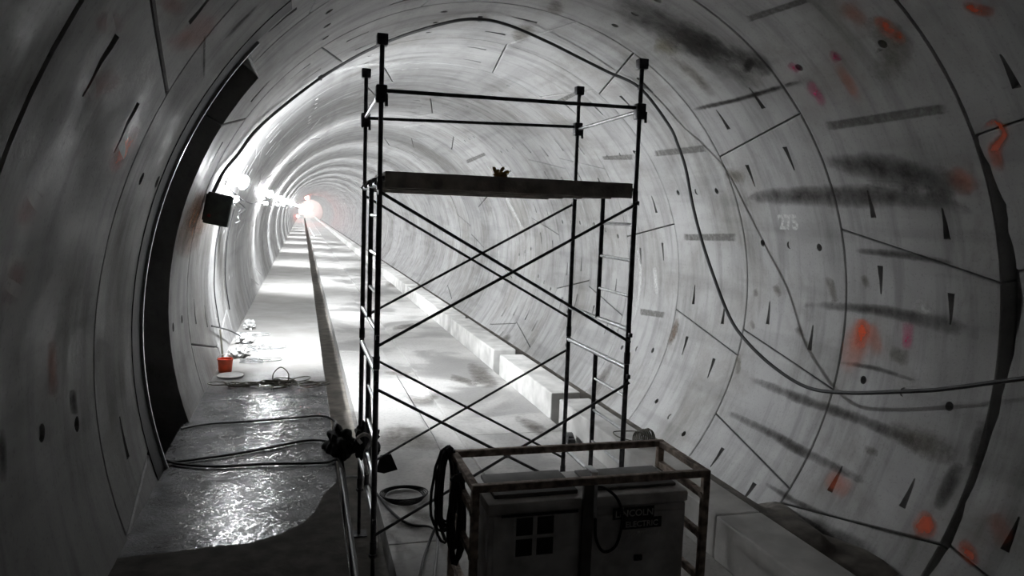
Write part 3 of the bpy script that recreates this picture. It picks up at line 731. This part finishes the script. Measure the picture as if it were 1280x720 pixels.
# ------------------------------------------------------------------ welder in its cage
wx0, wx1, wy0, wy1 = 1.05, 2.665, 4.345, 5.02
WT = CAMZ-1.70
wd = empty('engine_welder', ((wx0+wx1)/2, (wy0+wy1)/2, 0), label='grey engine-driven welding machine inside a rusty tube cage in the foreground', cat='welder')
def wpart(name, fn, material, parent=None, label=None, sm=True):
    bm = bmesh.new(); fn(bm); o = link(name, bm, material, parent or wd, sm)
    if label: o['label'] = label
    return o
T = .024
for (x, y) in ((wx0, wy0), (wx1, wy0), (wx0, wy1), (wx1, wy1)):
    wpart('cage_post', lambda bm: box(bm, x-T, x+T, y-T, y+T, .1, WT-T, .004), M['rust'])
for y in (wy0, wy1): wpart('top_rail', lambda bm: box(bm, wx0-T, wx1+T, y-T, y+T, WT-T, WT+T, .005), M['rust'])
for x in (wx0, wx1): wpart('top_rail', lambda bm: box(bm, x-T, x+T, wy0+T, wy1-T, WT-T*.9, WT+T*.9, .005), M['rust'])
for x in (wx0, wx1):
    for z in (Z(-1.86), Z(-2.145), Z(-2.45)):
        wpart('side_rail', lambda bm: (box(bm, x-.02, x+.02, wy0+T, wy1-T, z-.025, z+.025, .004), tube(bm, [(x+.03, wy0+.01, z), (x-.03, wy0+.01, z)], .022, 8)), M['rust'])
wpart('skid_base', lambda bm: (box(bm, wx0-.02, wx1+.02, wy0-.02, wy0+.07, .01, .1, .005), box(bm, wx0-.02, wx1+.02, wy1-.07, wy1+.02, .01, .1, .005), box(bm, wx0, wx1, wy0+.07, wy1-.07, .06, .1)), M['rust'])
bx0, bx1, by0, by1 = 1.17, 2.585, 4.45, 4.95
BT = Z(-1.85)
body = wpart('body', lambda bm: box(bm, bx0, bx1, by0, by1, .1, BT-.09, .012), M['machine'])
wpart('roof', lambda bm: box(bm, bx0-.012, bx1+.012, by0-.014, by1+.01, BT-.085, BT, .022), M['machine'])
wpart('roof_tray', lambda bm: (box(bm, bx0+.05, 1.80, by0+.06, by1-.04, BT+.001, BT+.03, .006), box(bm, 1.92, bx1-.04, by0+.08, by1-.05, BT+.001, BT+.022, .006)), M['machine_dark'])
wpart('centre_upright', lambda bm: box(bm, 1.80, 1.875, by0-.05, by0-.015, .1, WT-T, .006), M['machine_dark'])
dp = wpart('control_panel', lambda bm: box(bm, bx0+.03, 1.79, by0-.014, by0-.001, .2, BT-.1, .005), M['machine'])
wpart('panel_slot', lambda bm: box(bm, 1.25, 1.78, by0-.02, by0-.0141, Z(-1.945), Z(-1.925), .002), M['black'], dp)
for (x0, x1, z0, z1) in ((1.352, 1.465, -2.075, -1.955), (1.495, 1.61, -2.075, -1.955), (1.352, 1.465, -2.215, -2.10), (1.495, 1.61, -2.215, -2.10)):
    gw = wpart('meter_window', lambda bm: box(bm, x0, x1, by0-.019, by0-.0141, Z(z0), Z(z1), .002), M['black'], dp)
wpart('panel_frame', lambda bm: (box(bm, 1.335, 1.352, by0-.018, by0-.0141, Z(-2.23), Z(-1.94)), box(bm, 1.465, 1.495, by0-.018, by0-.0141, Z(-2.23), Z(-1.94)), box(bm, 1.61, 1.627, by0-.018, by0-.0141, Z(-2.23), Z(-1.94))), M['machine'], dp)
rp = wpart('engine_door', lambda bm: box(bm, 1.885, bx1-.012, by0-.014, by0-.001, .2, BT-.135, .006), M['machine'])
wpart('door_latch', lambda bm: box(bm, 2.20, 2.26, by0-.03, by0-.0141, Z(-2.32), Z(-2.28), .004), M['black'], rp)
wpart('lifting_strap', lambda bm: (box(bm, 1.855, 1.905, by0-.035, by0-.02, BT-.14, WT+.03, .004), box(bm, 1.855, 1.905, by0-.02, by0+.10, WT+.015, WT+.03, .003)), M['galv'])
# maker's badge
lb = wpart('badge', lambda bm: (box(bm, 2.03, 2.335, by0-.017, by0-.0141, Z(-2.02), Z(-1.94)), box(bm, 2.105, 2.395, by0-.017, by0-.0141, Z(-2.095), Z(-2.02))), M['black'], rp)
def flat_text(body_, x, z, size, material, parent, name, shear=0):
    cu = bpy.data.curves.new('t', 'FONT'); cu.body = body_; cu.size = size; cu.resolution_u = 3; cu.offset = .0012; cu.shear = shear
    o = bpy.data.objects.new('t', cu); COL.objects.link(o); dg = bpy.context.evaluated_depsgraph_get()
    me = bpy.data.meshes.new_from_object(o.evaluated_get(dg)); bpy.data.objects.remove(o)
    for v in me.vertices: v.co = Vector((x+v.co.x, by0-.0178, z+v.co.y))
    return link_me(name, me, material, parent, False)
flat_text('LINCOLN', 2.046, Z(-2.004), .066, M['white'], rp, 'lettering'); flat_text('ELECTRIC', 2.125, Z(-2.08), .056, M['white'], rp, 'lettering')
flat_text('VANTAGE 400', 2.14, Z(-2.15), .05, M['white'], rp, 'lettering', .3)
bm = bmesh.new(); zz = [(2.10, -1.935), (2.085, -1.97), (2.105, -1.975), (2.075, -2.12)]
tube(bm, [(x, by0-.02, Z(z)) for x, z in zz], [.010, .009, .008, .004], 5); link('lightning_stroke', bm, M['white'], rp)
# loose lead over the front
bm = bmesh.new(); tube(bm, bez([(1.90, by0+.04, BT+.05), (1.96, by0-.02, BT+.06), (2.05, by0-.04, BT-.02), (2.085, by0-.05, Z(-2.0)), (2.05, by0-.05, Z(-2.18)), (1.96, by0-.05, Z(-2.22)), (1.90, by0-.05, Z(-2.12)), (1.885, by0-.06, Z(-1.98))], 8), .010, 7)
tag(link('loose_lead', bm, M['rubber']), 'thin black lead looping down the front of the welder across its badge', 'cable')
# coiled welding cables hung on the cage's left side
def hank(cx, cy, ztop, h, wdt, n, seed, along, rc=.0105):
    bm = bmesh.new(); rnd = random.Random(seed)
    for i in range(n):
        hh = h*rnd.uniform(.75, 1.0); ww = wdt*rnd.uniform(.6, 1.05); ox = rnd.uniform(-.03, .03); oy = rnd.uniform(-.03, .03); ph = rnd.uniform(0, 1)
        pts = []
        for k in range(20):
            a = 2*PI*k/20; s = math.sin(a)
            u = math.cos(a)*ww*(.55+.45*(1-(s+1)/2))+ox; v = -(1-s)*hh/2
            pts.append(Vector((cx+u*along[0]+oy*along[1]+rnd.uniform(-.004, .004), cy+u*along[1]+oy*along[0]+rnd.uniform(-.004, .004), ztop+v+.01*ph)))
        tube(bm, pts, rc, 6, closed=True)
    return bm
o = link('coiled_welding_cable', hank(wx0-.055, wy1-.03, WT+.055, .72, .115, 9, 4, (.95, .2)), M['rubber'])
tag(o, 'tall hank of black welding cable hung on the rear left cage corner', 'cable')
o = link('coiled_welding_cable', hank(wx0-.055, wy0+.30, WT-.03, .62, .10, 8, 8, (.7, .6)), M['rubber'])
tag(o, 'lower hank of black welding cable against the front left of the cage', 'cable')
bm = bmesh.new(); tube(bm, [(wx0-.10, wy0+.30, WT-.05), (wx0+.01, wy0+.30, WT-.0), (wx0+.01, wy0+.30, WT-.03)], .012); tube(bm, [(wx0-.09, wy1-.03, WT+.03), (wx0, wy1-.03, WT+.03)], .012)
link('cable_hook', bm, M['steel'], wd)
# thin wire rising from the hank to the scaffold brace
bm = bmesh.new(); tube(bm, [on_y(558, 578, 5.02), on_y(542, 545, 6.2), on_y(496, 470, 9.4)], .004, 5)
tag(link('thin_tie_wire', bm, M['steel']), 'thin dark wire stretched from the welder cage corner back towards the trough', 'wire')

# ------------------------------------------------------------------ cables over the walkway
def walk_cable(name, pts, r, label, n=8):
    bm = bmesh.new(); tube(bm, bez(pts, n), r, 8); return tag(link(name, bm, M['rubber']), label, 'cable', 'black cables crossing the walkway')
def wz(px, py, r): p = on_z(px, py, BZ+r); return Vector((max(-1.16, p.x), p.y, BZ+r))
walk_cable('walkway_cable', [wz(226, 536, .016), wz(260, 530, .016), wz(320, 526, .016), wz(370, 522, .016), wz(402, 520, .02), (.36, 8.0, BZ-.03), (.385, 7.6, BZ-.22), (.40, 7.2, .2), (.42, 6.9, -.23)], .011, 'black cable crossing the walkway farthest back, before the wire heap')
walk_cable('walkway_cable', [wz(204, 578, .016), wz(230, 576, .016), wz(290, 568, .016), wz(340, 559, .016), wz(380, 551, .016), wz(405, 551, .02), (.35, 7.1, BZ-.01), (.39, 6.8, BZ-.15), (.41, 6.4, .25), (.43, 6.0, -.23)], .012, 'black cable rising slightly to the right across the middle of the wet walkway')
walk_cable('walkway_cable', [wz(200, 574, .03), wz(225, 580, .018), wz(270, 583, .018), wz(330, 580, .018), wz(380, 579, .018), wz(408, 578, .02), (.33, 6.66, BZ+.01), (.38, 6.3, BZ-.12), (.37, 5.7, BZ-.2), (.36, 5.0, BZ-.3), (.37, 4.2, .1), (.4, 3.4, -.23)], .0125, 'black cable crossing the wet walkway nearest the viewer, then dropping along its edge')
bm = bmesh.new(); tube(bm, bez([(.36, 8.1, BZ-.03), (.345, 7.4, BZ-.02), (.345, 6.6, BZ-.04), (.35, 5.8, BZ-.05), (.35, 5.0, BZ-.05), (.35, 4.2, BZ-.06), (.36, 3.3, BZ-.05)], 8), .018, 8)
tag(link('edge_cable', bm, M['rubber']), 'thick black cable running down along the right edge of the walkway', 'cable')
# cable on the floor: ring by the scaffold and a lead to the welder
bm = bmesh.new(); c0 = on_z(505, 620, .015)
for i in range(4):
    a0 = random.uniform(0, 6); tube(bm, [c0+Vector((.20*(1+.08*i)*math.cos(a+a0), .24*(1-.06*i)*math.sin(a+a0), .012*i)) for a in [2*PI*k/28 for k in range(28)]], .008, 6, closed=True)
tag(link('cable_ring', bm, M['rubber']), 'loose ring of thin black cable on the floor behind the scaffold foot', 'cable')
bm = bmesh.new(); tube(bm, bez([(.42, 7.5, .25), on_z(455, 600, .05), on_z(490, 640, .02), on_z(512, 655, .02), on_z(545, 664, .02), (wx0-.1, wy1+.1, .3)], 8), .013, 7)
tube(bm, bez([on_z(552, 640, .2), on_z(536, 680, .02), on_z(526, 715, .02), (.62, 4.4, .02)], 8), .013, 7)
tag(link('floor_lead', bm, M['rubber']), 'black lead snaking over the floor from the walkway edge to the welder', 'cable')
# ------------------------------------------------------------------ things on the walkway
def heap(name, cx, cy, sx_, sy_, n, r, seed, material, z=BZ, hmax=.08):
    bm = bmesh.new(); rnd = random.Random(seed)
    for i in range(n):
        c = Vector((cx+rnd.gauss(0, .33)*sx_, cy+rnd.gauss(0, .3)*sy_, z+r+rnd.uniform(0, hmax)*.6)); ra = rnd.uniform(.05, .13); sq = rnd.uniform(.5, 1); tl = rnd.uniform(-.35, .35)
        tube(bm, [c+Vector((ra*math.cos(a), ra*sq*math.sin(a), max(-.0, .5*tl*ra*math.cos(a)+abs(tl)*.5*ra)+rnd.uniform(0, .006))) for a in [2*PI*k/16 for k in range(16)]], r, 5, closed=True)
    return bm
bm = heap('w', -.30, 9.74, .75, .32, 34, .007, 2, None)
c = on_z(351, 478, BZ+.02); tube(bm, bez([c+Vector((-.10, 0, 0)), c+Vector((-.09, 0, .12)), c+Vector((0, 0, .20)), c+Vector((.09, 0, .12)), c+Vector((.09, 0, 0))], 6), .007, 5)
c = on_z(388, 482, BZ+.01); tube(bm, [c+Vector((.13*math.cos(a), .14*math.sin(a), .01)) for a in [2*PI*k/16 for k in range(16)]], .006, 5, closed=True)
c = on_z(298, 483, BZ+.01); tube(bm, [c+Vector((.12*math.cos(a), .06*math.sin(a), .012)) for a in [2*PI*k/16 for k in range(16)]], .012, 5, closed=True)
tag(link('wire_heap', bm, M['wire']), 'tangled heap of dark olive wire lying on the walkway past the cables', 'wire')
# orange-red pot
t = empty('paint_pot', (-1.0, 10.62, BZ), label='orange-red plastic pot against the left wall on the walkway', cat='pot')
bm = bmesh.new(); lathe(bm, [(.075, 0), (.085, .01), (.10, .17), (.105, .175), (.105, .19), (.09, .19), (.085, .16)], (-1.0, 10.62, BZ), 20); link('pot_body', bm, M['bucket'], t)
bm = bmesh.new(); tube(bm, [Vector((-1.0+.1*math.cos(a), 10.60+.03*math.sin(a), BZ+.18+.07*math.sin(a))) for a in [PI*k/10 for k in range(11)]], .004, 5); link('handle', bm, M['galv'], t)
bm = bmesh.new(); c = on_z(285, 471, BZ); lathe(bm, [(.02, .004), (.16, .004), (.17, .02), (.165, .028), (.14, .018), (.02, .016)], (c.x+.03, c.y, BZ), 24)
tag(link('round_white_plate', bm, M['plastic']), 'flat white round plate lying beside the orange-red pot', 'plate')
# crumpled plastic and tangled tie wire along the wall
for i, (px, py, sx_, sy_, sz, lab) in enumerate([(275, 446, .13, .16, .14, 'crumpled clear plastic bag behind the orange-red pot'), (288, 428, .12, .2, .12, 'pale crumpled plastic heap in the middle of the wall-side rubbish'),
                                             (295, 411, .10, .2, .16, 'upright pale plastic bundle farthest along the wall-side rubbish')]):
    c = on_z(px, py, BZ); c.x = max(c.x, -1.08+sx_); bm = bmesh.new(); blob(bm, (c.x+.04, c.y, BZ+sz*.5), (sx_, sy_, sz*.5), .35, 2.0, 4, i*7)
    o = link('plastic_bag', bm, M['plastic']); tag(o, lab, 'bag', 'rubbish along the left wall')
for i, (px, py, lab) in enumerate([(308, 452, 'loose grey wire loops on the walkway beside the plastic bag'), (318, 436, 'long flat loops of thin wire lying on the pale walkway'), (300, 420, 'thin wire tangle farthest back beside the wall')]):
    c = on_z(px, py, BZ); c.x += .1; bm = heap('w', c.x, c.y, .3, .5, 8, .005, 20+i, None, hmax=.05)
    tube(bm, bez([c+Vector((-.2, .1, .01)), c+Vector((0, .25, .01)), c+Vector((.35, .2, .01)), c+Vector((.36, .0, .01)), c+Vector((.05, -.05, .01)), c+Vector((-.2, .1, .01))], 6), .006, 5)
    o = link('wire_tangle', bm, M['galv']); tag(o, lab, 'wire', 'rubbish along the left wall')
bm = bmesh.new(); tube(bm, [(-1.08, 11.2, BZ+.01), (-1.15, 11.5, BZ+.45)], .014, 8); tag(link('leaning_stick', bm, M['wire']), 'short stick leaning on the left wall behind the orange-red pot', 'stick')
bm = bmesh.new(); a = on_wall(262, 408); tube(bm, bez([P(*on_wall(262, 408), R-.03), P(*on_wall(278, 413), R-.03)+Vector((.05, 0, 0)), Vector((-.98, 12.9, BZ+.12))], 6), .012, 6)
tag(link('stub_hose', bm, M['rubber']), 'short dark hose running from the left wall to the rubbish', 'hose')
# thin dark tubes drawn for ring joints down the left wall
for i, (th0, th1, y, lab) in enumerate([(164, 192, 12.1, 'nearer of two thin dark tubes standing in for ring joints down the left wall'), (164, 191, 13.8, 'farther of two thin dark tubes standing in for ring joints down the left wall')]):
    bm = bmesh.new(); tube(bm, [P(D(th0+(th1-th0)*k/16), y+.03*math.sin(k), R-.014) for k in range(17)], .009, 6)
    o = link('wall_joint_tube', bm, M['rubber']); tag(o, lab, 'hose', 'ring joint lines down the left wall')
# ------------------------------------------------------------------ things by the kerb
bm = bmesh.new(); c = on_z(716, 552, 0)
box(bm, -.05, .05, -.17, .17, 0, .10, .015); box(bm, -.035, .035, -.10, .10, .10, .12, .008)
bm.transform(Matrix.Translation((3.43, 8.95, .003)) @ Euler((0, 0, D(-14))).to_matrix().to_4x4())
tag(link('black_block', bm, M['rubber']), 'small black rubber block on the floor against the kerb', 'block')
bm = bmesh.new(); rnd = random.Random(5); c = on_z(812, 545, .36); c.x = min(c.x, 3.9)
for i in range(7):
    cc = Vector((3.82+.03*i-.1, 7.55+.012*i, .38+.09+rnd.uniform(-.01, .01)))
    tube(bm, [cc+Vector((.05*math.sin(a)*.4+.0, .12*math.cos(a), .085*math.sin(a))) for a in [2*PI*k/18 for k in range(18)]], .009, 6, closed=True)
tube(bm, bez([(3.74, 7.7, .40), (3.64, 7.9, .395), (3.66, 8.1, .395), (3.79, 8.0, .43), (3.84, 7.8, .48), (3.76, 7.6, .50)], 6), .007, 5)
tag(link('wire_coil', bm, M['wire']), 'coil of grey wire standing on the kerb behind the welder', 'wire')
# lamp reflection on the far slab, modelled as a white tube
bm = bmesh.new(); tube(bm, [(1.0, 112, .1), (1.17, 80, .1)], .10, 8); tag(link('reflection_tube', bm, M['plastic']), 'bright white streak on the floor far down the tunnel, a lamp reflection modelled as a tube', 'glint')

# ------------------------------------------------------------------ thin dusty haze filling the bore
hz = bpy.data.materials.new('dusty_haze'); hz.use_nodes = True; nt = hz.node_tree; nt.nodes.clear()
vs_ = nt.nodes.new('ShaderNodeVolumeScatter'); vo = nt.nodes.new('ShaderNodeOutputMaterial')
vs_.inputs['Color'].default_value = (.93, .95, 1, 1); vs_.inputs['Density'].default_value = HAZE; vs_.inputs['Anisotropy'].default_value = .35
nt.links.new(vs_.outputs[0], vo.inputs['Volume'])
bm = bmesh.new(); ra, rb = [[bm.verts.new(P(2*PI*i/32, y, R+.2)) for i in range(32)] for y in (-2.9, YEND-2.7)]
for i in range(32): bm.faces.new((ra[i], ra[(i+1) % 32], rb[(i+1) % 32], rb[i]))
bm.faces.new(ra[::-1]); bm.faces.new(rb)
tag(link('dust_haze', bm, hz, None, False), 'thin pale dust haze hanging in the tunnel, thicker to the eye far off', 'haze', kind='stuff')
